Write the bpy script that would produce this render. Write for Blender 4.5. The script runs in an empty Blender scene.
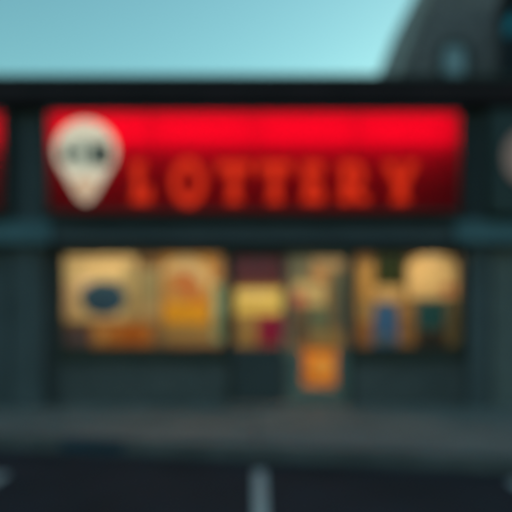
import bpy, bmesh, math, random
from mathutils import Vector
random.seed(7)
R = math.radians
sc = bpy.context.scene
C = sc.collection

# ------------------------------------------------------------------ camera constants
D = 10.0            # camera to shopfront plane (Y = 0)
CZ = 1.75           # eye height above the asphalt
K = 620.0           # pixels per metre * metres
def at(px, py, Y=0.0):
    d = D + Y
    return Vector(((px - 256.0) * d / K, Y, CZ + (306.0 - py) * d / K))

# ------------------------------------------------------------------ helpers
def tag(o, label=None, cat=None, group=None, kind=None):
    if label: o['label'] = label
    if cat: o['category'] = cat
    if group: o['group'] = group
    if kind: o['kind'] = kind
    return o

def empty(name, loc=(0, 0, 0)):
    o = bpy.data.objects.new(name, None); C.objects.link(o)
    o.location = loc; o.empty_display_size = 0.2
    return o

def obj(name, bm, mat, parent=None, smooth=False):
    me = bpy.data.meshes.new(name)
    bmesh.ops.recalc_face_normals(bm, faces=bm.faces)
    bm.to_mesh(me); bm.free()
    if smooth:
        for p in me.polygons: p.use_smooth = True
    o = bpy.data.objects.new(name, me); C.objects.link(o)
    if mat: me.materials.append(mat)
    if parent:
        o.parent = parent
        o.location = (0, 0, 0)
        par = parent; off = Vector((0, 0, 0))
        while par: off += par.location; par = par.parent
        me.transform(__import__('mathutils').Matrix.Translation(-off))
    return o

def box(bm, x0, x1, y0, y1, z0, z1, bev=0.0):
    n = bmesh.new()
    vs = [n.verts.new((x, y, z)) for x in (x0, x1) for y in (y0, y1) for z in (z0, z1)]
    for f in ((0,1,3,2),(4,6,7,5),(0,4,5,1),(2,3,7,6),(0,2,6,4),(1,5,7,3)):
        n.faces.new([vs[i] for i in f])
    if bev > 0:
        bmesh.ops.bevel(n, geom=list(n.edges), offset=bev, segments=2, affect='EDGES')
    t = bpy.data.meshes.new('t'); n.to_mesh(t); n.free()
    bm.from_mesh(t); bpy.data.meshes.remove(t)

def bx(name, x0, x1, y0, y1, z0, z1, mat, parent=None, bev=0.006):
    bm = bmesh.new(); box(bm, x0, x1, y0, y1, z0, z1, bev)
    return obj(name, bm, mat, parent)

def tube(bm, a, b, r, n=16):
    a = Vector(a); b = Vector(b); ax = (b - a).normalized()
    u = ax.orthogonal().normalized(); v = ax.cross(u)
    ra, rb = [], []
    for i in range(n):
        t = 2 * math.pi * i / n
        d = (u * math.cos(t) + v * math.sin(t)) * r
        ra.append(bm.verts.new(a + d)); rb.append(bm.verts.new(b + d))
    for i in range(n):
        j = (i + 1) % n
        bm.faces.new((ra[i], ra[j], rb[j], rb[i]))
    bm.faces.new(ra); bm.faces.new(list(reversed(rb)))

def sheet(bm, x0, x1, y, z0, z1):
    vs = [bm.verts.new(c) for c in ((x0,y,z0),(x1,y,z0),(x1,y,z1),(x0,y,z1))]
    return bm.faces.new(vs)

def outline(name, loops, Y, depth, mat, parent=None, bev=0.0):
    """loops of (x, z) -> solid plate with holes, front at Y, thickness depth backwards"""
    cu = bpy.data.curves.new(name, 'CURVE'); cu.dimensions = '2D'; cu.fill_mode = 'BOTH'
    cu.extrude = depth / 2
    cu.bevel_depth = bev
    for lp in loops:
        s = cu.splines.new('POLY'); s.points.add(len(lp) - 1)
        for p, (x, z) in zip(s.points, lp): p.co = (x, z, 0, 1)
        s.use_cyclic_u = True
    t = bpy.data.objects.new('t', cu); C.objects.link(t)
    bpy.context.view_layer.update()
    me = bpy.data.meshes.new_from_object(t.evaluated_get(bpy.context.evaluated_depsgraph_get()))
    bpy.data.objects.remove(t); bpy.data.curves.remove(cu)
    bm = bmesh.new(); bm.from_mesh(me); bpy.data.meshes.remove(me)
    bmesh.ops.remove_doubles(bm, verts=bm.verts, dist=1e-5)
    for v in bm.verts:
        x, z, y = v.co
        v.co = (x, Y + depth / 2 - y, z)
    return obj(name, bm, mat, parent)

# ------------------------------------------------------------------ materials
def newmat(name):
    m = bpy.data.materials.new(name); m.use_nodes = True
    nt = m.node_tree; nt.nodes.clear()
    out = nt.nodes.new('ShaderNodeOutputMaterial')
    return m, nt, out

def surf(name, col, rough=0.7, metal=0.0, vary=0.25, scale=3.0, bump=0.15, bscale=60.0, col2=None, spec=0.4):
    m, nt, out = newmat(name)
    N = nt.nodes.new; L = nt.links.new
    tc = N('ShaderNodeTexCoord')
    n1 = N('ShaderNodeTexNoise'); n1.inputs['Scale'].default_value = scale; n1.inputs['Detail'].default_value = 8; n1.inputs['Roughness'].default_value = 0.65
    L(tc.outputs['Object'], n1.inputs['Vector'])
    rp = N('ShaderNodeValToRGB')
    a = tuple(c * (1 - vary) for c in col) + (1,); b = tuple(min(1, c * (1 + vary)) for c in (col2 or col)) + (1,)
    rp.color_ramp.elements[0].position = 0.3; rp.color_ramp.elements[0].color = a
    rp.color_ramp.elements[1].position = 0.7; rp.color_ramp.elements[1].color = b
    L(n1.outputs['Fac'], rp.inputs['Fac'])
    p = N('ShaderNodeBsdfPrincipled'); p.inputs['Metallic'].default_value = metal
    p.inputs['Specular IOR Level'].default_value = spec
    L(rp.outputs['Color'], p.inputs['Base Color'])
    mr = N('ShaderNodeMapRange'); mr.inputs['To Min'].default_value = max(0.05, rough - 0.12); mr.inputs['To Max'].default_value = min(1, rough + 0.12)
    L(n1.outputs['Fac'], mr.inputs['Value']); L(mr.outputs['Result'], p.inputs['Roughness'])
    n2 = N('ShaderNodeTexNoise'); n2.inputs['Scale'].default_value = bscale; n2.inputs['Detail'].default_value = 4
    L(tc.outputs['Object'], n2.inputs['Vector'])
    bp = N('ShaderNodeBump'); bp.inputs['Strength'].default_value = bump; bp.inputs['Distance'].default_value = 0.01
    L(n2.outputs['Fac'], bp.inputs['Height']); L(bp.outputs['Normal'], p.inputs['Normal'])
    L(p.outputs['BSDF'], out.inputs['Surface'])
    return m

def bricked(name, col, col2, mortar, w, h, gap, rough=0.8, flat=True, offset=0.5):
    m, nt, out = newmat(name)
    N = nt.nodes.new; L = nt.links.new
    tc = N('ShaderNodeTexCoord'); sp = N('ShaderNodeSeparateXYZ'); cb = N('ShaderNodeCombineXYZ')
    L(tc.outputs['Object'], sp.inputs[0])
    L(sp.outputs['X'], cb.inputs['X']); L(sp.outputs['Y' if flat else 'Z'], cb.inputs['Y'])
    br = N('ShaderNodeTexBrick'); br.offset = offset
    br.inputs['Scale'].default_value = 1.0; br.inputs['Brick Width'].default_value = w; br.inputs['Row Height'].default_value = h
    br.inputs['Mortar Size'].default_value = gap
    br.inputs['Color1'].default_value = col + (1,); br.inputs['Color2'].default_value = col2 + (1,); br.inputs['Mortar'].default_value = mortar + (1,)
    L(cb.outputs[0], br.inputs['Vector'])
    ns = N('ShaderNodeTexNoise'); ns.inputs['Scale'].default_value = 2.5; ns.inputs['Detail'].default_value = 9; ns.inputs['Roughness'].default_value = 0.7
    L(tc.outputs['Object'], ns.inputs['Vector'])
    rg = N('ShaderNodeMapRange'); rg.inputs['From Min'].default_value = 0.3; rg.inputs['From Max'].default_value = 0.7
    rg.inputs['To Min'].default_value = 0.75; rg.inputs['To Max'].default_value = 1.2
    L(ns.outputs['Fac'], rg.inputs['Value'])
    mx = N('ShaderNodeVectorMath'); mx.operation = 'SCALE'
    L(br.outputs['Color'], mx.inputs[0]); L(rg.outputs['Result'], mx.inputs['Scale'])
    p = N('ShaderNodeBsdfPrincipled'); p.inputs['Roughness'].default_value = rough
    L(mx.outputs[0], p.inputs['Base Color'])
    n2 = N('ShaderNodeTexNoise'); n2.inputs['Scale'].default_value = 90; L(tc.outputs['Object'], n2.inputs['Vector'])
    bp = N('ShaderNodeBump'); bp.inputs['Strength'].default_value = 0.3; bp.inputs['Distance'].default_value = 0.008
    ad = N('ShaderNodeMath'); ad.operation = 'SUBTRACT'
    L(n2.outputs['Fac'], ad.inputs[0]); L(br.outputs['Fac'], ad.inputs[1])
    L(ad.outputs[0], bp.inputs['Height']); L(bp.outputs['Normal'], p.inputs['Normal'])
    L(p.outputs['BSDF'], out.inputs['Surface'])
    return m

def emit(name, col, s):
    m, nt, out = newmat(name)
    e = nt.nodes.new('ShaderNodeEmission'); e.inputs[0].default_value = tuple(col) + (1,); e.inputs[1].default_value = s
    p = nt.nodes.new('ShaderNodeBsdfGlossy'); p.inputs['Roughness'].default_value = 0.25; p.inputs[0].default_value = (0.012, 0.012, 0.012, 1)
    a = nt.nodes.new('ShaderNodeAddShader')
    nt.links.new(e.outputs[0], a.inputs[0]); nt.links.new(p.outputs[0], a.inputs[1])
    nt.links.new(a.outputs[0], out.inputs['Surface'])
    return m

def glass(name, tint=(0.9, 0.93, 0.92), refl=0.55):
    m, nt, out = newmat(name)
    N = nt.nodes.new; L = nt.links.new
    t = N('ShaderNodeBsdfTransparent'); t.inputs[0].default_value = tint + (1,)
    g = N('ShaderNodeBsdfGlossy'); g.inputs['Roughness'].default_value = 0.03; g.inputs[0].default_value = (refl, refl, refl, 1)
    f = N('ShaderNodeFresnel'); f.inputs[0].default_value = 1.5
    x = N('ShaderNodeMixShader'); L(f.outputs[0], x.inputs[0]); L(t.outputs[0], x.inputs[1]); L(g.outputs[0], x.inputs[2])
    L(x.outputs[0], out.inputs['Surface'])
    return m

def acrylic(name, col, trans):
    """lit from behind: a diffusing plastic sheet"""
    m, nt, out = newmat(name)
    N = nt.nodes.new; L = nt.links.new
    t = N('ShaderNodeBsdfTranslucent'); t.inputs[0].default_value = tuple(trans) + (1,)
    d = N('ShaderNodeBsdfPrincipled'); d.inputs['Base Color'].default_value = tuple(col) + (1,); d.inputs['Roughness'].default_value = 0.35; d.inputs['Specular IOR Level'].default_value = 0.1
    x = N('ShaderNodeMixShader'); x.inputs[0].default_value = 0.6
    L(d.outputs[0], x.inputs[1]); L(t.outputs[0], x.inputs[2]); L(x.outputs[0], out.inputs['Surface'])
    return m

def poster_mat(name, base, shapes, k=K/(D+0.09), share=0.5):
    """paper printed with flat shapes; object coordinates are metres from the sheet's centre.
       shapes: (kind, dx, dy, half_w, half_h, colour) with dx, dy, sizes in the units 1/k m"""
    m, nt, out = newmat(name)
    N = nt.nodes.new; L = nt.links.new
    tc = N('ShaderNodeTexCoord'); sp = N('ShaderNodeSeparateXYZ'); cb = N('ShaderNodeCombineXYZ')
    L(tc.outputs['Object'], sp.inputs[0]); L(sp.outputs['X'], cb.inputs['X']); L(sp.outputs['Z'], cb.inputs['Y'])
    cur = None
    rgb = N('ShaderNodeRGB'); rgb.outputs[0].default_value = tuple(0.80*c for c in base) + (1,); cur = rgb.outputs[0]
    for kind, dx, dy, hw, hh, col in shapes:
        s = N('ShaderNodeVectorMath'); s.operation = 'SUBTRACT'; s.inputs[1].default_value = (dx / k, -dy / k, 0)
        L(cb.outputs[0], s.inputs[0])
        q = N('ShaderNodeVectorMath'); q.operation = 'DIVIDE'; q.inputs[1].default_value = (hw / k, hh / k, 1)
        L(s.outputs[0], q.inputs[0])
        lt = N('ShaderNodeMath'); lt.operation = 'LESS_THAN'; lt.inputs[1].default_value = 1.0
        if kind == 'e':
            ln = N('ShaderNodeVectorMath'); ln.operation = 'LENGTH'; L(q.outputs[0], ln.inputs[0]); L(ln.outputs['Value'], lt.inputs[0])
        else:
            ab = N('ShaderNodeVectorMath'); ab.operation = 'ABSOLUTE'; L(q.outputs[0], ab.inputs[0])
            ss = N('ShaderNodeSeparateXYZ'); L(ab.outputs[0], ss.inputs[0])
            mm = N('ShaderNodeMath'); mm.operation = 'MAXIMUM'; L(ss.outputs['X'], mm.inputs[0]); L(ss.outputs['Y'], mm.inputs[1]); L(mm.outputs[0], lt.inputs[0])
        mix = N('ShaderNodeMix'); mix.data_type = 'RGBA'
        L(lt.outputs[0], mix.inputs['Factor']); L(cur, mix.inputs[6]); mix.inputs[7].default_value = tuple(0.80*c for c in col) + (1,)
        cur = mix.outputs[2]
    d = N('ShaderNodeBsdfDiffuse'); t = N('ShaderNodeBsdfTranslucent')
    L(cur, d.inputs[0]); L(cur, t.inputs[0])
    x = N('ShaderNodeMixShader'); x.inputs[0].default_value = share
    L(d.outputs[0], x.inputs[1]); L(t.outputs[0], x.inputs[2]); L(x.outputs[0], out.inputs['Surface'])
    return m

M = {}
M['wall'] = surf('painted_stucco', (0.086, 0.078, 0.090), 0.85, vary=0.2, scale=1.6, bump=0.5, bscale=120)
M['pier'] = surf('pier_paint', (0.100, 0.094, 0.112), 0.85, vary=0.2, scale=1.3, bump=0.5, bscale=120)
M['pier_pale'] = surf('pale_pier_paint', (0.165, 0.145, 0.155), 0.85, vary=0.2, scale=1.3, bump=0.5, bscale=120)
M['bulk'] = bricked('painted_block', (0.125, 0.10, 0.112), (0.09, 0.075, 0.085), (0.06, 0.055, 0.065), 0.40, 0.13, 0.008, flat=False)
M['cap'] = surf('black_metal', (0.032, 0.014, 0.019), 0.6, vary=0.3, scale=2, bump=0.05, spec=0.12)
M['ledge'] = surf('teal_flashing', (0.095, 0.135, 0.165), 0.65, metal=0.1, vary=0.25, scale=2.2, bump=0.1)
M['lintel'] = surf('dark_lintel', (0.062, 0.055, 0.066), 0.7, vary=0.2, scale=2)
M['frame'] = surf('dark_aluminium', (0.030, 0.034, 0.036), 0.4, metal=0.4, vary=0.2, scale=5, bump=0.03)
M['alu'] = surf('brushed_aluminium', (0.16, 0.17, 0.17), 0.5, metal=0.3, vary=0.2, scale=5, bump=0.03)
M['sframe'] = surf('sign_case', (0.020, 0.022, 0.025), 0.45, vary=0.2, scale=4, bump=0.03)
M['white_in'] = surf('reflector', (0.75, 0.73, 0.7), 0.8, vary=0.04)
M['asphalt'] = surf('asphalt', (0.031, 0.024, 0.036), 0.9, vary=0.35, scale=0.9, bump=0.8, bscale=160, spec=0.25)
M['walk'] = bricked('concrete_walk', (0.275, 0.220, 0.215), (0.245, 0.198, 0.195), (0.11, 0.08, 0.08), 1.5, 1.5, 0.012, offset=0.0)
M['kerb'] = surf('kerb_concrete', (0.12, 0.095, 0.105), 0.85, vary=0.3, scale=3, bump=0.6, bscale=90)
M['blue'] = surf('blue_kerb_paint', (0.006, 0.030, 0.062), 0.7, vary=0.4, scale=8)
M['line'] = surf('worn_line_paint', (0.56, 0.48, 0.50), 0.8, vary=0.35, scale=14, bump=0.5, bscale=160)
M['slate'] = bricked('slate_tiles', (0.27, 0.18, 0.20), (0.19, 0.13, 0.14), (0.11, 0.08, 0.08), 0.3, 0.22, 0.012, flat=False)
M['stone'] = surf('grey_render', (0.20, 0.14, 0.15), 0.85, vary=0.2, scale=0.7, bump=0.4)
M['lead'] = surf('pale_lead', (0.42, 0.32, 0.32), 0.7, vary=0.2, scale=2)
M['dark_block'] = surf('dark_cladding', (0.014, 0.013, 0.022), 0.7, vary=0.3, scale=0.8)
M['win_far'] = surf('far_glass', (0.38, 0.38, 0.46), 0.15, vary=0.2, scale=1, bump=0.0, spec=0.9)
M['glass'] = glass('window_glass')
M['inwall'] = surf('warm_plaster', (0.22, 0.11, 0.04), 0.85, vary=0.12, scale=1.2)
M['infloor'] = surf('shop_floor', (0.25, 0.20, 0.15), 0.6, vary=0.2, scale=2)
M['inceil'] = surf('shop_ceiling', (0.6, 0.55, 0.48), 0.9, vary=0.08)
M['wood'] = surf('brown_wood', (0.17, 0.09, 0.04), 0.55, vary=0.3, scale=5)
M['lamp'] = emit('lamp_diffuser', (1.0, 0.78, 0.50), 33.0)
M['tube'] = emit('sign_tube', (1.0, 0.82, 0.72), 4.3)
M['red'] = acrylic('red_acrylic', (0.12, 0.001, 0.010), (0.95, 0.0002, 0.020))
M['letter'] = emit('letter_face', (1.0, 0.032, 0.002), 0.36)
M['emblem'] = emit('emblem_face', (0.94, 0.86, 0.64), 0.39)
M['emblem_tip'] = emit('emblem_tip_face', (1.0, 0.66, 0.40), 0.30)
M['disc'] = emit('emblem_grey_face', (0.80, 0.88, 0.68), 0.27)
M['mark'] = surf('dark_vinyl', (0.045, 0.055, 0.055), 0.5, vary=0.1)
M['navy'] = surf('navy_sign_face', (0.020, 0.026, 0.036), 0.4, vary=0.2, scale=2, bump=0.02)
M['pink'] = surf('pale_pink_disc', (0.80, 0.30, 0.27), 0.5, vary=0.1, bump=0.02)
M['chrome'] = surf('steel_handle', (0.5, 0.5, 0.5), 0.3, metal=1.0, vary=0.1, bump=0.0)

# ------------------------------------------------------------------ ground, sidewalk, kerb, lines
bm = bmesh.new()
vs = [bm.verts.new(c) for c in ((-600,-600,0),(600,-600,0),(600,600,0),(-600,600,0))]; bm.faces.new(vs)
tag(obj('parking_lot', bm, M['asphalt']), kind='structure')

def walk_y(x):      # outer edge of the sidewalk, slightly askew to the shops
    return -3.0 - 0.195 * max(-4.6, min(4.6, x))
X0, X1 = -24.0, 24.0
KW = 0.16
KX = [X0, -4.6, 4.6, X1]
def prism(name, pts, z0, z1, mat, parent=None, bev=0.0):
    bm = bmesh.new()
    lo = [bm.verts.new((x, y, z0)) for x, y in pts]; hi = [bm.verts.new((x, y, z1)) for x, y in pts]
    n = len(pts)
    for i in range(n):
        bm.faces.new((lo[i], lo[(i+1)%n], hi[(i+1)%n], hi[i]))
    bm.faces.new(lo); bm.faces.new(hi)
    if bev: bmesh.ops.bevel(bm, geom=list(bm.edges), offset=bev, segments=3, affect='EDGES')
    return obj(name, bm, mat, parent)
tag(prism('sidewalk', [(x, walk_y(x)+KW+.002) for x in KX] + [(X1, 5.0), (X0, 5.0)], 0.0, 0.148, M['walk']), kind='structure')
kerb = tag(prism('kerb', [(x, walk_y(x)) for x in KX] + [(x, walk_y(x)+KW) for x in reversed(KX)], 0.0, 0.15, M['kerb'], bev=0.02), kind='structure')
# blue painted length of kerb
xa, xb = -2.35, -1.55
bm = bmesh.new()
prof = [(-0.003, 0.004), (-0.003, 0.135), (0.018, 0.1535), (KW - 0.01, 0.1535)]
rows = []
for i in range(9):
    x = xa + (xb - xa) * i / 8
    rows.append([bm.verts.new((x, walk_y(x) + a, z)) for a, z in prof])
for a, b in zip(rows, rows[1:]):
    for i in range(3): bm.faces.new((a[i], b[i], b[i+1], a[i+1]))
obj('kerb_paint', bm, M['blue'], kerb)

lx0 = (260 - 256) * 6.0 / K
for k in range(-4, 5):
    xc = lx0 + (2.52 * k if k > 0 else 2.66 * k)
    bm = bmesh.new()
    n = 24
    y1 = min(walk_y(xc) - 0.3, -3.42 - (0.30 * k if k > 0 else -0.12 * max(k, -2)))
    rows = []
    for i in range(n + 1):
        y = y1 - 5.2 * i / n
        j = random.uniform(-0.004, 0.004)
        rows.append((bm.verts.new((xc - 0.06 + j, y, 0.004)), bm.verts.new((xc + 0.06 + random.uniform(-0.004, 0.004), y, 0.004))))
    for a, b in zip(rows, rows[1:]): bm.faces.new((a[0], a[1], b[1], b[0]))
    tag(obj('parking_line', bm, M['line']), kind='structure')

# ------------------------------------------------------------------ the shop building
WZ0 = 0.148
ROOF = 5.20
shop = tag(empty('shop_building', (0, 0, WZ0)), 'low teal-grey shop building with black parapet and wide lit shopfront', 'shop building')
XL = at(58, 0).x; XR = at(466, 0).x                      # shopfront opening
ztop = at(0, 250).z; zsill = at(0, 350).z
XB0, XB1 = -14.0, 14.0
# neighbouring shop windows are openings in the same long wall
def wall_strip(bmw, x0, x1, z0, z1): box(bmw, x0, x1, 0.0, 0.25, z0, z1, 0)
bmw = bmesh.new()
LO = (-12.6, -5.6); RO = (5.6, 12.6)
wall_strip(bmw, XB0, LO[0], WZ0, ztop)
wall_strip(bmw, LO[1], XL, WZ0, ztop)
wall_strip(bmw, XR, RO[0], WZ0, ztop)
wall_strip(bmw, RO[1], XB1, WZ0, ztop)
wall_strip(bmw, LO[0], LO[1], WZ0, 0.95)
wall_strip(bmw, RO[0], RO[1], WZ0, 0.95)
box(bmw, XB0, XB1, 0.0, 0.25, ztop, ROOF - 0.05, 0)
# side and back walls and the flat roof behind
box(bmw, XB0, XB0 + .25, 0.25, 8.75, WZ0, ROOF - 0.05, 0)
box(bmw, XB1 - .25, XB1, 0.25, 8.75, WZ0, ROOF - 0.05, 0)
box(bmw, XB0, XB1, 8.75, 9.0, WZ0, ROOF - 0.05, 0)
obj('wall', bmw, M['wall'], shop)
bx('roof', XB0 + .255, XB1 - .255, 0.255, 8.745, 4.4, 4.6, M['cap'], shop)
# black parapet fascia
zf1 = at(0, 76, -0.55).z; zf0 = at(0, 103, -0.55).z
bm = bmesh.new()
box(bm, XB0 - .1, XB1 + .1, -0.55, 0.5, zf0, zf1, 0.015)
obj('parapet', bm, M['cap'], shop)
bm = bmesh.new(); box(bm, XB0 - .14, XB1 + .14, -0.585, -0.553, zf1 - 0.05, zf1 + 0.012, 0.006)
obj('coping_edge', bm, M['frame'], shop)
# piers
for name, a, b in (('pier', 10, 43), ('pier', 470, 489)):
    x0 = at(a, 0, -0.22).x; x1 = at(b, 0, -0.22).x
    bx('pier', x0, x1, -0.22, -0.002, WZ0, zf0 - 0.004, M['pier'], shop)
lw = at(0, 0, -.12).x
bx('pier', -5.55, at(8, 0, -.12).x, -0.12, -0.002, WZ0, at(0, 246, -.12).z, M['pier'], shop)
bx('pier', at(491, 0, -.12).x, 5.55, -0.12, -0.002, WZ0, at(0, 246, -.12).z, M['pier_pale'], shop)
# sloped ledge of teal flashing above the shopfront
za, zb = at(0, 219, -0.30).z, at(0, 243, -0.46).z
bm = bmesh.new()
prof = [(-0.225, za), (-0.29, za), (-0.44, zb + 0.10), (-0.46, zb), (-0.225, zb)]
def ledge(x0, x1, mat, dy=0.0):
    bm = bmesh.new()
    l = [bm.verts.new((x0, y + (dy if y < -.23 else 0), z)) for y, z in prof]; r = [bm.verts.new((x1, y + (dy if y < -.23 else 0), z)) for y, z in prof]
    for i in range(len(prof)): bm.faces.new((l[i], l[(i+1)%5], r[(i+1)%5], r[i]))
    bm.faces.new(l); bm.faces.new(r)
    obj('ledge', bm, mat, shop)
xl, xr = at(50, 0, -.4).x, at(456, 0, -.4).x
ledge(XB0, xl, M['ledge']); ledge(xr, XB1, M['ledge']); ledge(xl + .003, xr - .003, M['lintel'], 0.06)
bx('soffit', XB0, XB1, -0.223, -0.004, zb + 0.02, za - 0.02, M['wall'], shop)

# --- shopfront frame: left window, double door, right window
DL, DM, DR = at(229, 0).x, at(287, 0).x, at(351, 0).x
FT = 0.06
zdoor = at(0, 262).z
GY = 0.10
def window(x0, x1, z0, z1, mull=(), parent=shop, fw=FT):
    bm = bmesh.new()
    box(bm, x0, x0+fw, 0.05, 0.17, z0, z1, 0.004); box(bm, x1-fw, x1, 0.05, 0.17, z0, z1, 0.004)
    box(bm, x0+fw+.001, x1-fw-.001, 0.052, 0.168, z1-fw, z1, 0.004); box(bm, x0+fw+.001, x1-fw-.001, 0.052, 0.168, z0, z0+fw, 0.004)
    for q in mull: box(bm, q-0.018, q+0.018, 0.056, 0.164, z0+fw+.001, z1-fw-.001, 0.003)
    w = obj('window', bm, M['frame'], parent)
    bm = bmesh.new(); sheet(bm, x0+fw, x1-fw, GY, z0+fw, z1-fw)
    obj('pane', bm, M['glass'], w)
    bm = bmesh.new(); box(bm, x0-.02, x1+.02, -0.07, 0.048, z0-0.17, z0-0.002, 0.006)  # sill drawn out downwards as a dark strip, standing for its shade below
    obj('sill_and_shade', bm, M['frame'], w)
    return w
window(XL + .003, DL - .035, zsill, ztop, ())
window(DR + .035, XR - .003, zsill, ztop, ())
bx('bulkhead', XL + .002, DL - .035, 0.02, 0.22, WZ0, zsill - 0.047, M['bulk'], shop, 0)
bx('bulkhead', DR + .035, XR - .002, 0.02, 0.22, WZ0, zsill - 0.047, M['bulk'], shop, 0)
# door frame and leaves
bm = bmesh.new()
box(bm, DL - .033, DL + .02, 0.03, 0.18, WZ0, ztop, 0.004)
box(bm, DR - .02, DR + .033, 0.03, 0.18, WZ0, ztop, 0.004)
box(bm, DL + .021, DR - .021, 0.032, 0.178, ztop - .05, ztop, 0.004)
obj('door_frame', bm, M['frame'], shop)
def leaf(x0, x1, hinge_right, kick):
    z0, z1 = WZ0 + 0.012, ztop - 0.055
    s = 0.07
    bm = bmesh.new()
    box(bm, x0, x0+s, 0.07, 0.12, z0, z1, 0.004); box(bm, x1-s, x1, 0.07, 0.12, z0, z1, 0.004)
    box(bm, x0+s+.001, x1-s-.001, 0.071, 0.119, z1-s, z1, 0.004)
    box(bm, x0+s+.001, x1-s-.001, 0.071, 0.119, z0, z0+kick, 0.004)
    if hinge_right:      # solid side strips beside the low glass
        zz = at(0, 350, .1).z
        box(bm, x0+s+.001, at(303, 0, .1).x, 0.074, 0.116, z0+kick+.001, zz, 0.003)
        box(bm, at(336, 0, .1).x, x1-s-.001, 0.074, 0.116, z0+kick+.001, zz, 0.003)
    d = obj('door', bm, M['alu'] if hinge_right else M['lintel'], shop)
    bm = bmesh.new(); sheet(bm, x0+s, x1-s, GY - 0.004, z0+kick, z1-s)
    obj('pane', bm, M['glass'], d)
    hx = x0 + 0.038 if hinge_right else x1 - 0.038
    bm = bmesh.new(); tube(bm, (hx, 0.02, 0.95), (hx, 0.02, 1.35), 0.014)
    tube(bm, (hx, 0.022, 1.0), (hx, 0.068, 1.0), 0.009); tube(bm, (hx, 0.022, 1.3), (hx, 0.068, 1.3), 0.009)
    obj('handle', bm, M['chrome'], d, smooth=False)
leaf(DL + .024, DM - .003, False, 0.93)
leaf(DM + .003, DR - .024, True, 0.26)
# neighbouring shop windows, outside the frame on both sides
window(LO[0] + .003, LO[1] - .003, 0.95, ztop, (-10.3, -8.0))
window(RO[0] + .003, RO[1] - .003, 0.95, ztop, (8.0, 10.3))

# --- the room behind the glass
bm = bmesh.new()
RX0, RX1, RY0, RY1, RZ = -4.3, 4.4, 0.251, 3.6, 2.95
bmq = bmesh.new()
box(bmq, RX0, RX1, RY1, RY1 + .1, WZ0, RZ, 0)
box(bmq, RX0 - .1, RX0, RY0, RY1, WZ0, RZ, 0)
box(bmq, RX1, RX1 + .1, RY0, RY1, WZ0, RZ, 0)
obj('interior_wall', bmq, M['inwall'], shop)
bx('interior_floor', RX0, RX1, 0.23, RY1, WZ0 + .001, WZ0 + 0.012, M['infloor'], shop, 0)
bx('interior_ceiling', RX0, RX1, RY0, RY1, RZ, RZ + .05, M['inceil'], shop, 0)
bm = bmesh.new()
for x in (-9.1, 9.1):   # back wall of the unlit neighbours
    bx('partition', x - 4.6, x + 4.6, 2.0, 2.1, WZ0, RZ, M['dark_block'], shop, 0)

# ceiling lights inside, seen lit through the glass
first = None
for (x, y) in ((-2.35, 0.95), (0.0, 0.95), (2.35, 0.95), (-1.3, 2.6), (1.3, 2.6)):
    t = empty('ceiling_light', (x, y, RZ - 0.002))
    bx('housing', x - 0.62, x + 0.62, y - .11, y + .11, RZ - 0.05, RZ - 0.003, M['white_in'], t)
    bm = bmesh.new(); box(bm, x - 0.60, x + 0.60, y - .09, y + .09, RZ - 0.085, RZ - 0.052, 0.01)
    obj('diffuser', bm, M['lamp'], t)
    tag(t, 'long warm ceiling light inside the shop behind the posters', 'ceiling light', 'warm ceiling lights inside the shop')

# ------------------------------------------------------------------ posters and notices on the glass
def poster(x0, x1, y0, y1, base, shapes, label, cat='poster', name='poster', Y=0.135, top='flat', share=0.5):
    a = at(x0, y1, Y); b = at(x1, y0, Y); c = (a + b) / 2
    extra = []
    hw_, hh_ = (x1 - x0) / 2, (y1 - y0) / 2
    for _ in range(max(3, min(9, int(hw_ * hh_ / 90)))):
        f = random.choice((0.45, 0.6, 0.75, 1.15, 1.25)); g = random.uniform(0.85, 1.15)
        extra.append((random.choice('rre'), random.uniform(-.7, .7) * hw_, random.uniform(-.75, .75) * hh_,
                      random.uniform(.12, .3) * hw_, random.uniform(.08, .2) * hh_,
                      tuple(min(1, q) for q in (base[0]*f, base[1]*f*g, base[2]*f*random.uniform(.8, 1.9)))))
    w = (b.x - a.x) / 2; h = (b.z - a.z) / 2
    bm = bmesh.new()
    n = 10
    pts = []
    if top == 'round':      # arched head
        pts = [(-w, -h), (w, -h)]
        for i in range(0, 17):
            t = math.pi * i / 16
            pts.append((w * math.cos(t), h - w * 0.55 + w * 0.55 * math.sin(t)))
    elif top == 'oval':
        pts = [(w * math.cos(2*math.pi*i/36), h * math.sin(2*math.pi*i/36)) for i in range(36)]
    else:
        pts = [(-w, -h), (w, -h), (w, h), (-w, h)]
    vs = [bm.verts.new((px, 0, pz)) for px, pz in pts]
    bm.faces.new(vs)
    o = obj(name, bm, poster_mat(name + '_print', base, extra + list(shapes), K / (D + Y), share))
    o.location = c
    o.rotation_euler = (0, R(random.uniform(-0.8, 0.8)), 0)
    tag(o, label, cat, 'posters and notices on the shop glass')
    return o

CREAM = (0.85, 0.66, 0.36)
poster(63, 136, 256, 321, CREAM,
       [('r', 30, 4, 6, 28, (0.48, 0.40, 0.22)), ('e', 4, 10, 23, 18, (0.03, 0.09, 0.19)), ('e', 4, 10, 16, 12, (0.02, 0.07, 0.17)), ('r', 0, -27, 34, 2, (0.6, 0.38, 0.18)), ('r', -30, 10, 3, 18, (0.75, 0.5, 0.36))],
       'large cream poster with a dark blue oval, at the far left of the window')
poster(92, 152, 323, 347, (0.62, 0.25, 0.06),
       [('e', 10, 0, 14, 8, (0.55, 0.16, 0.03)), ('r', -22, 0, 5, 9, (0.7, 0.4, 0.16))],
       'wide orange-brown banner taped below the cream poster with the blue oval', 'banner', 'banner')
poster(62, 90, 326, 348, (0.12, 0.11, 0.14), [('r', 0, 2, 9, 5, (0.18, 0.14, 0.18))],
       'dark grey-purple notice in the bottom left corner of the window', 'notice', 'notice')
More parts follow.
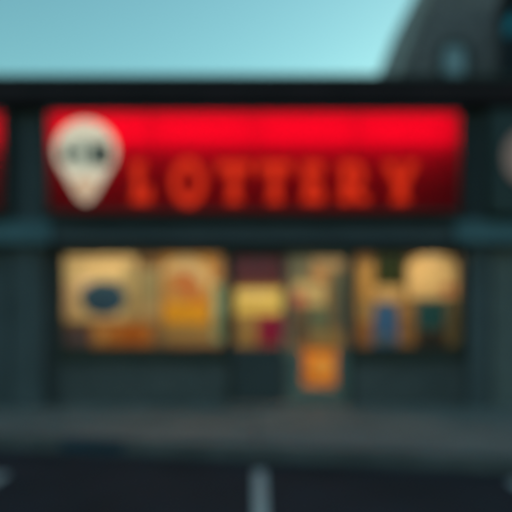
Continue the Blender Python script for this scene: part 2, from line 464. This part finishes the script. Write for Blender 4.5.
poster(139, 160, 268, 322, (0.42, 0.35, 0.20), [('r', 0, -8, 7, 12, (0.34, 0.31, 0.19)), ('r', 0, 16, 8, 5, (0.60, 0.44, 0.24))],
       'narrow olive-tan poster between the cream poster and the golden one')
poster(154, 164, 324, 346, (0.34, 0.24, 0.15), [('r', 0, 0, 3, 7, (0.26, 0.2, 0.14))],
       'small brown card at the foot of the glass beside the golden poster', 'card', 'card')
poster(163, 212, 256, 342, (0.72, 0.36, 0.07),
       [('e', -2, -20, 24, 22, (0.88, 0.66, 0.38)), ('e', -8, -8, 24, 20, (0.66, 0.34, 0.12)), ('e', -2, -16, 9, 9, (0.74, 0.20, 0.07)), ('e', 8, 2, 9, 9, (0.74, 0.22, 0.07)), ('r', -1, 14, 22, 11, (1.0, 0.50, 0.04)),
        ('r', 0, 34, 24, 9, (0.46, 0.32, 0.14))],
       'tall golden poster with a cream arch and a red-orange round picture')
poster(213, 228, 284, 342, (0.36, 0.55, 0.40), [('e', 0, -6, 5, 8, (0.46, 0.66, 0.50)), ('r', 0, 14, 5, 5, (0.26, 0.28, 0.16))],
       'narrow sage green poster beside the double door')
poster(230, 285, 252, 286, (0.075, 0.006, 0.028), [('r', 0, 0, 18, 8, (0.06, 0.005, 0.035)), ('r', 0, 12, 19, 1.2, (0.14, 0.03, 0.04))],
       'dark maroon poster at the top of the left door leaf', Y=0.125)
poster(231, 283, 290, 314, (0.95, 0.78, 0.24), [('r', 0, 5, 17, 3, (0.85, 0.64, 0.16)), ('r', 0, -8, 16, 2, (1.0, 0.84, 0.40))],
       'bright yellow notice in the middle of the left door leaf', 'notice', 'notice', Y=0.125)
poster(231, 256, 316, 345, (0.48, 0.33, 0.13), [('r', 0, 0, 7, 7, (0.38, 0.26, 0.12))],
       'small tan notice low on the left door leaf, left of the wine-red one', 'notice', 'notice', Y=0.125)
poster(257.5, 283, 316, 345, (0.34, 0.03, 0.09), [('e', 0, 0, 7, 7, (0.28, 0.015, 0.10))],
       'wine-red notice low on the left door leaf below the yellow one', 'notice', 'notice', Y=0.125)
poster(314, 341, 255, 268, (0.66, 0.50, 0.30), [('r', 0, 0, 8, 3, (0.56, 0.40, 0.24))],
       'small cream card at the top of the right door leaf', 'card', 'card', Y=0.125)
poster(293, 325, 283, 305, (0.72, 0.62, 0.32), [('e', -9, 5, 8, 7, (0.62, 0.18, 0.15)), ('r', 6, -8, 10, 3, (0.66, 0.56, 0.32))],
       'pale yellow notice with a red round spot on the right door leaf', 'notice', 'notice', Y=0.125)
poster(328, 345, 270, 331, (0.17, 0.17, 0.13), [('r', 0, 0, 4, 14, (0.13, 0.14, 0.12))],
       'narrow dark grey poster on the right edge of the right door leaf', Y=0.125)
poster(292, 312, 257, 282, (0.20, 0.20, 0.15), [('r', 0, 0, 6, 8, (0.16, 0.17, 0.14))],
       'small grey-olive card in the top left corner of the right door leaf', 'card', 'card', Y=0.125)
poster(311, 327, 306, 332, (0.16, 0.26, 0.20), [('r', 0, 0, 4, 4, (0.1, 0.2, 0.18))],
       'small grey-green card under the pale yellow notice on the right door leaf', 'card', 'card', Y=0.125)
poster(293, 310, 306, 344, (0.16, 0.15, 0.13), [('r', 0, 0, 5, 8, (0.13, 0.12, 0.1))],
       'small grey notice on the right door leaf, left of the olive-brown one', 'notice', 'notice', Y=0.125)
poster(313, 342, 333.5, 346, (0.42, 0.34, 0.16), [('r', 0, 0, 10, 3, (0.34, 0.28, 0.15))],
       'olive-brown strip notice right above the square orange poster on the door', 'notice', 'notice', Y=0.125)
poster(302, 337, 351, 386, (1.0, 0.34, 0.04), [('e', 3, -2, 10, 10, (1.0, 0.56, 0.15)), ('r', 0, 17, 18, 1.5, (0.6, 0.2, 0.03))],
       'square orange poster with a golden circle, low on the right door leaf', Y=0.125, share=0.78)
poster(357, 374, 262, 322, (0.52, 0.29, 0.10), [('r', 0, -12, 5, 12, (0.60, 0.33, 0.10)), ('r', 0, 18, 5, 8, (0.38, 0.28, 0.14))],
       'narrow orange-brown poster at the left end of the right window')
poster(375, 405, 251, 286, (0.024, 0.024, 0.006), [('e', 0, 2, 8, 8, (0.015, 0.02, 0.005))],
       'dark olive-green poster hanging at the top of the right window')
poster(373, 398, 302, 346, (0.06, 0.16, 0.36), [('e', 0, -4, 8, 10, (0.05, 0.17, 0.45)), ('r', 0, 15, 9, 3, (0.14, 0.20, 0.24))],
       'blue poster low in the right window beside a brown one', top='round')
poster(376, 403, 286, 301, (0.72, 0.46, 0.20), [('r', 0, 0, 9, 3, (0.62, 0.40, 0.19))],
       'small tan card between the dark olive-green poster and the blue poster', 'card', 'card')
poster(400, 413, 302, 344, (0.46, 0.26, 0.10), [('r', 0, 4, 4, 12, (0.30, 0.17, 0.08))],
       'narrow brown poster between the blue poster and the teal one')
poster(408, 457, 254, 298, (0.92, 0.62, 0.30),
       [('e', 2, -2, 18, 14, (1.0, 0.70, 0.34)), ('e', 16, 14, 7, 5, (0.75, 0.22, 0.12))],
       'round-topped cream-orange poster with a small red spot at the right end of the window', top='round')
poster(416, 446, 300, 330, (0.03, 0.12, 0.14), [('e', 0, 0, 8, 9, (0.02, 0.10, 0.13))],
       'dark teal poster under the round-topped cream-orange poster')
poster(416, 446, 331, 348, (0.06, 0.055, 0.05), [('r', 0, 0, 9, 4, (0.04, 0.04, 0.04))],
       'small black notice at the bottom of the right window under the teal poster', 'notice', 'notice')
poster(448, 459, 300, 346, (0.22, 0.19, 0.10), [('r', 0, 0, 3, 14, (0.17, 0.15, 0.09))],
       'narrow olive poster against the right end frame of the window')

# ------------------------------------------------------------------ signs
def lightbox(name, x0, x1, y0, y1, face_mat, label, tubes=True):
    Yf, Yb = -0.50, -0.225
    a = at(x0, y1, Yf); b = at(x1, y0, Yf)
    s = empty(name, ((a.x + b.x) / 2, Yb, a.z))
    fr = 0.045
    bm = bmesh.new()
    box(bm, a.x, a.x+fr, Yf, Yb, a.z, b.z, 0.004); box(bm, b.x-fr, b.x, Yf, Yb, a.z, b.z, 0.004)
    box(bm, a.x+fr+.001, b.x-fr-.001, Yf, Yb, b.z-fr, b.z, 0.004); box(bm, a.x+fr+.001, b.x-fr-.001, Yf, Yb, a.z, a.z+fr, 0.004)
    obj('case', bm, M['sframe'], s)
    bx('back_panel', a.x+fr+.002, b.x-fr-.002, Yb-.012, Yb-.002, a.z+fr+.002, b.z-fr-.002, M['white_in'] if tubes else M['sframe'], s, 0)
    bm = bmesh.new(); sheet(bm, a.x+fr-.001, b.x-fr+.001, Yf+.015, a.z+fr-.001, b.z-fr+.001)
    obj('face_panel', bm, face_mat, s)
    if tubes:
        W = (b.x - fr) - (a.x + fr); n = max(1, round(W / 1.6)); p = W / n
        for i in range(n):
            xs = a.x + fr + i * p
            for yt in (121, 139):
                bm = bmesh.new(); zt = at(0, yt, -0.35).z
                tube(bm, (xs + 0.03, -0.36, zt), (xs + p - 0.03, -0.36, zt), 0.017, 12)
                obj('lamp_tube', bm, M['tube'], s)
    tag(s, label, 'shop sign')
    return s
sign = lightbox('shop_sign', 45, 463, 109, 214, M['red'], 'long red backlit shop sign with orange letters and a pale pin emblem over the door')
lightbox('shop_sign', -330, 5, 109, 214, M['red'], 'red backlit sign cut off by the left edge, left of the long lettered sign')
dsign = lightbox('shop_sign', 489, 860, 109, 214, M['navy'], 'unlit dark navy sign with a round pale pink emblem at the right edge', tubes=False)

Yl = -0.535
def PX(x, y): p = at(x, y, Yl); return (p.x, p.z)
def lp(pts): return [PX(*p) for p in pts]
TOP, BOT = 162, 202
def ell(cx, cy, rx, ry, n=36): return [PX(cx + rx*math.cos(2*math.pi*i/n), cy + ry*math.sin(2*math.pi*i/n)) for i in range(n)]
def letter(loops, wd=0.80):
    xs = [x for x, z in loops[0]]; cxm = (min(xs) + max(xs)) / 2
    loops = [[(cxm + (x - cxm) * wd, z) for x, z in lo_] for lo_ in loops]
    outline('letter', loops, Yl, 0.045, M['letter'], sign)
# slab-serif capitals with wide spacing
def L_(x0):
    return [lp([(x0,TOP),(x0+16,TOP),(x0+16,TOP+6),(x0+13,TOP+6),(x0+13,BOT-8),(x0+17,BOT-8),(x0+17,BOT-15),(x0+24,BOT-15),(x0+24,BOT),(x0,BOT),(x0,BOT-6),(x0+3,BOT-6),(x0+3,TOP+6),(x0,TOP+6)])]
letter(L_(129))
letter([ell(188,(TOP+BOT)/2,21,23.5), ell(188,(TOP+BOT)/2,11,14)])
def T(cx, w=16.5):
    return [lp([(cx-w,TOP),(cx+w,TOP),(cx+w,TOP+12),(cx+w-4,TOP+12),(cx+w-4,TOP+8),(cx+4.8,TOP+8),(cx+4.8,BOT-5),(cx+7.5,BOT-5),(cx+7.5,BOT),(cx-7.5,BOT),(cx-7.5,BOT-5),(cx-4.8,BOT-5),(cx-4.8,TOP+8),(cx-w+4,TOP+8),(cx-w+4,TOP+12),(cx-w,TOP+12)])]
letter(T(234), 1); letter(T(275), 1)
e = 300
letter([lp([(e,TOP),(e+25,TOP),(e+25,TOP+13),(e+19,TOP+13),(e+19,TOP+8),(e+13,TOP+8),(e+13,TOP+18),(e+21,TOP+18),(e+21,TOP+26),(e+13,TOP+26),(e+13,BOT-8),(e+20,BOT-8),(e+20,BOT-14),(e+26,BOT-14),(e+26,BOT),(e,BOT),(e,BOT-6),(e+3,BOT-6),(e+3,TOP+6),(e,TOP+6)])])
q = 336
R_out = [(q,TOP),(q+19,TOP)] + [(q+19 + 12.5*math.sin(math.pi*i/12), TOP+13 - 13*math.cos(math.pi*i/12)) for i in range(1,12)] + [(q+22,TOP+26),(q+31,BOT-7),(q+36,BOT-7),(q+36,BOT),(q+24,BOT),(q+15,TOP+28),(q+13,TOP+28),(q+13,BOT-6),(q+16,BOT-6),(q+16,BOT),(q,BOT),(q,BOT-6),(q+3,BOT-6),(q+3,TOP+6),(q,TOP+6)]
R_in = [(q+13,TOP+8),(q+18,TOP+8)] + [(q+18 + 5*math.sin(math.pi*i/8), TOP+14 - 6*math.cos(math.pi*i/8)) for i in range(1,8)] + [(q+18,TOP+20),(q+13,TOP+20)]
letter([lp(R_out), lp(R_in)])
y_ = 401
letter([lp([(y_-20,TOP),(y_-5,TOP),(y_-5,TOP+6),(y_-7,TOP+6),(y_,TOP+17),(y_+7,TOP+6),(y_+5,TOP+6),(y_+5,TOP),(y_+20,TOP),(y_+20,TOP+6),(y_+17,TOP+6),(y_+6,TOP+26),(y_+6,BOT-6),(y_+10,BOT-6),(y_+10,BOT),(y_-10,BOT),(y_-10,BOT-6),(y_-6,BOT-6),(y_-6,TOP+26),(y_-17,TOP+6),(y_-20,TOP+6)])])

# emblem: a pale map-pin / balloon plate at the left end of the sign
Ye = -0.55
def EX(x, y): p = at(x, y, Ye); return (p.x, p.z)
cx, cy, r = 85, 150, 30
pin = []
a0 = 27
for i in range(41):
    t = math.radians(180 - a0 + (180 + 2*a0) * i / 40)
    pin.append(EX(cx + r*math.cos(t), cy - r*math.sin(t) * -1 if False else cy - r*math.sin(t)))
# order: left-lower, over the top, right-lower
pin = []
for i in range(41):
    t = math.radians((180 + a0) - (180 + 2*a0) * i / 40)
    pin.append(EX(cx + r*math.cos(t), cy - r*math.sin(t)))
pin += [EX(102, 180), EX(94, 194), EX(89, 200), EX(85, 202), EX(81, 200), EX(76, 194), EX(68, 180)]
emb = outline('emblem', [pin], Ye, 0.06, M['emblem'], sign)
def DX(x, y): p = at(x, y, Ye - .012); return (p.x, p.z)
def DE(cx, cy, rx, ry, n=36): return [DX(cx + rx*math.cos(2*math.pi*i/n), cy + ry*math.sin(2*math.pi*i/n)) for i in range(n)]
def DP(x, y): p = at(x, y, Ye - .020); return (p.x, p.z)
outline('emblem_disc', [DE(84, 153, 25, 17)], Ye - .012, 0.01, M['disc'], emb)
outline('emblem_mark', [[DP(*p) for p in ((91,144),(109,142),(110,164),(103,167),(92,164))]], Ye - .020, 0.01, M['mark'], emb)
outline('emblem_mark', [[DP(*p) for p in ((62,148),(69,146),(70,152),(78,152),(78,156),(70,156),(70,161),(62,162))]], Ye - .020, 0.01, M['mark'], emb)
outline('emblem_mark', [[DP(*p) for p in ((80,146),(84,146),(85,161),(81,161))]], Ye - .020, 0.01, M['mark'], emb)
outline('emblem_tip', [[DX(*p) for p in ((71,179),(99,179),(92,193),(85,200),(78,193))]], Ye - .012, 0.01, M['emblem_tip'], emb)

# round emblem on the dark sign
Yd = -0.53
pc = at(529, 157, Yd)
rr = 25 * (D + Yd) / K
outline('emblem', [[(pc.x + rr*math.cos(2*math.pi*i/48), pc.z + rr*1.15*math.sin(2*math.pi*i/48)) for i in range(48)]], Yd, 0.04, M['pink'], dsign)

# ------------------------------------------------------------------ buildings behind
# grey building with a steep slate mansard and a dormer
By = 12.0
mb = empty('mansard_building', (9.0, By, 0.0))
d = D + By
def bz(y, Y=By): return CZ + (306 - y) * (D + Y) / K
def bxp(x, Y=By): return (x - 256) * (D + Y) / K
zE, zT = bz(104), bz(-60)
xE = bxp(379); xT = bxp(443)
xR, yB = bxp(560), By + 9
bx('wall', xE + .25, xR, By + .25, yB, 0, zE, M['stone'], mb)
bm = bmesh.new()
ins = 1.2
lo = [(xE, By, zE), (xR, By, zE), (xR, yB, zE), (xE, yB, zE)]
hi = [(xT, By + ins, zT), (xR - .1, By + ins, zT), (xR - .1, yB - 1, zT), (xT, yB - 1, zT)]
lo = [bm.verts.new(c) for c in lo]; hi = [bm.verts.new(c) for c in hi]
for i in range(4): bm.faces.new((lo[i], lo[(i+1)%4], hi[(i+1)%4], hi[i]))
bm.faces.new(lo); bm.faces.new(hi)
roof = obj('roof', bm, M['slate'], mb)
bx('cornice', xE - .12, xR, By - .12, By + .248, zE - .35, zE - .003, M['stone'], mb)
# hip capping along the slanted edge
bm = bmesh.new(); tube(bm, (xE + .2, By + .05, zE), (xT + .2, By + ins + .05, zT), 0.2, 14)
obj('hip_capping', bm, M['lead'], roof)
def dormer(pxc, y0, y1, hwpx):
    Yd = By + 0.02
    x0, x1 = bxp(pxc - hwpx, Yd), bxp(pxc + hwpx, Yd); z0, z1 = bz(y1, Yd), bz(y0, Yd)
    bm = bmesh.new()
    f = 0.16
    # arched hood
    pts = [(x0 - f, z0 - f)] + [(x1 + f, z0 - f)]
    cxm = (x0 + x1) / 2; w = (x1 - x0) / 2 + f
    for i in range(0, 17):
        t = math.pi * i / 16
        pts.append((cxm + w * math.cos(t), z1 + w * 0.7 * math.sin(t)))
    ip = [(x0, z0), (x1, z0)]
    w2 = (x1 - x0) / 2
    for i in range(0, 17):
        t = math.pi * i / 16
        ip.append((cxm + w2 * math.cos(t), z1 + w2 * 0.7 * math.sin(t)))
    dm = outline('dormer', [pts, ip], Yd, 1.1, M['lintel'], roof)
    return dm, ip, Yd
dm, ip, Yd2 = dormer(455, 50, 74, 11)
# glazing of the dormer lives one level up with the roof
outline('dormer_glass', [ip], Yd2 + 0.12, 0.04, M['win_far'], roof)
dm2, ip2, Yd3 = dormer(520, 50, 74, 11)
outline('dormer_glass', [ip2], Yd3 + 0.12, 0.04, M['win_far'], roof)
tag(mb, 'tall grey building behind the shop with steep slate roof and arched dormer', 'building')

# darker block at the right edge of the picture: its left side wall is what shows
Ty, Tb = 9.6, 11.9
tx0 = (499 - 256) * (D + Tb) / K
tx1 = tx0 + 7
tb = empty('dark_building', (tx0 + 3.5, Ty, 0))
def sideY(px): return tx0 * K / (px - 256) - D
wy0, wy1 = sideY(517), sideY(503)
wz0, wz1 = CZ + (306 - 33) * 20.9 / K, CZ + (306 - 13) * 20.9 / K
H = CZ + (306 + 20) * 20.9 / K
bm = bmesh.new()
box(bm, tx0, tx0 + .3, Ty, wy0, 0, H, 0); box(bm, tx0, tx0 + .3, wy1, Tb, 0, H, 0)
box(bm, tx0, tx0 + .3, wy0, wy1, 0, wz0, 0); box(bm, tx0, tx0 + .3, wy0, wy1, wz1, H, 0)
box(bm, tx0 + .3, tx1, Ty, Tb, 0, H, 0)
obj('wall', bm, M['dark_block'], tb)
bx('cornice', tx0 - .12, tx1 + .12, Ty - .12, Tb + .05, CZ + (306 - 5) * 20.9 / K, CZ + (306 + 2) * 20.9 / K, M['cap'], tb)
bm = bmesh.new()
box(bm, tx0 + .05, tx0 + .12, wy0 + .002, wy0 + .05, wz0 + .002, wz1 - .002, 0); box(bm, tx0 + .05, tx0 + .12, wy1 - .05, wy1 - .002, wz0 + .002, wz1 - .002, 0)
box(bm, tx0 + .05, tx0 + .12, wy0 + .051, wy1 - .051, wz0 + .002, wz0 + .05, 0); box(bm, tx0 + .05, tx0 + .12, wy0 + .051, wy1 - .051, wz1 - .05, wz1 - .002, 0)
w = obj('window', bm, M['frame'], tb)
bx('pane', tx0 + .07, tx0 + .10, wy0 + .052, wy1 - .052, wz0 + .052, wz1 - .052, surf('teal_glass', (0.03, 0.42, 0.60), 0.15, vary=0.1, bump=0, spec=0.9), w, 0)
tag(tb, 'dark navy-clad building at the right edge with a teal window high up', 'building')

# ------------------------------------------------------------------ sky, sun, camera
ELEV, ROT = 7.5, 51.0       # the sun is low, behind the shop and to the right
w = bpy.data.worlds.new("World"); sc.world = w; w.use_nodes = True
nt = w.node_tree; nt.nodes.clear()
N = nt.nodes.new; L = nt.links.new
sky = N('ShaderNodeTexSky'); sky.sky_type = 'NISHITA'; sky.sun_disc = False
sky.sun_elevation = R(ELEV); sky.sun_rotation = R(ROT)
sky.air_density = 1.0; sky.dust_density = 1.0; sky.ozone_density = 3.0
tint = N('ShaderNodeVectorMath'); tint.operation = 'MULTIPLY'; tint.inputs[1].default_value = (1.17, 1.47, 0.97)
bg = N('ShaderNodeBackground'); bg.inputs[1].default_value = 0.15
ow = N('ShaderNodeOutputWorld')
L(sky.outputs[0], tint.inputs[0]); L(tint.outputs[0], bg.inputs[0]); L(bg.outputs[0], ow.inputs[0])

sd = bpy.data.lights.new('sun', 'SUN'); sd.energy = 0.4; sd.angle = R(0.5); sd.color = (1, 0.8, 0.62)
so = bpy.data.objects.new('sun', sd); C.objects.link(so)
dirv = Vector((math.sin(R(ROT)) * math.cos(R(ELEV)), math.cos(R(ROT)) * math.cos(R(ELEV)), math.sin(R(ELEV))))
so.rotation_euler = dirv.to_track_quat('Z', 'Y').to_euler(); so.location = (0, 0, 30)

cd = bpy.data.cameras.new('camera'); co = bpy.data.objects.new('camera', cd); C.objects.link(co)
co.location = (0, -D, CZ); co.rotation_euler = (R(90), 0, 0)
cd.sensor_width = 36; cd.lens = 36 * K / 512.0
cd.shift_y = 50 / 512.0
cd.clip_start = 0.05; cd.clip_end = 2000
cd.dof.use_dof = True; cd.dof.focus_distance = 0.8; cd.dof.aperture_fstop = 1.42; cd.dof.aperture_blades = 0
sc.camera = co

sc.view_settings.view_transform = 'Standard'; sc.view_settings.look = 'None'
sc.view_settings.exposure = 0.9; sc.view_settings.gamma = 1; sc.view_settings.use_curve_mapping = False
sc.render.engine = 'CYCLES'
sc.cycles.use_denoising = True
sc.cycles.max_bounces = 8; sc.cycles.sample_clamp_indirect = 5
sc.cycles.pixel_filter_type = 'GAUSSIAN'; sc.cycles.filter_width = 6.0
sc.cycles.adaptive_threshold = 0.03
sc.cycles.caustics_reflective = False; sc.cycles.caustics_refractive = False
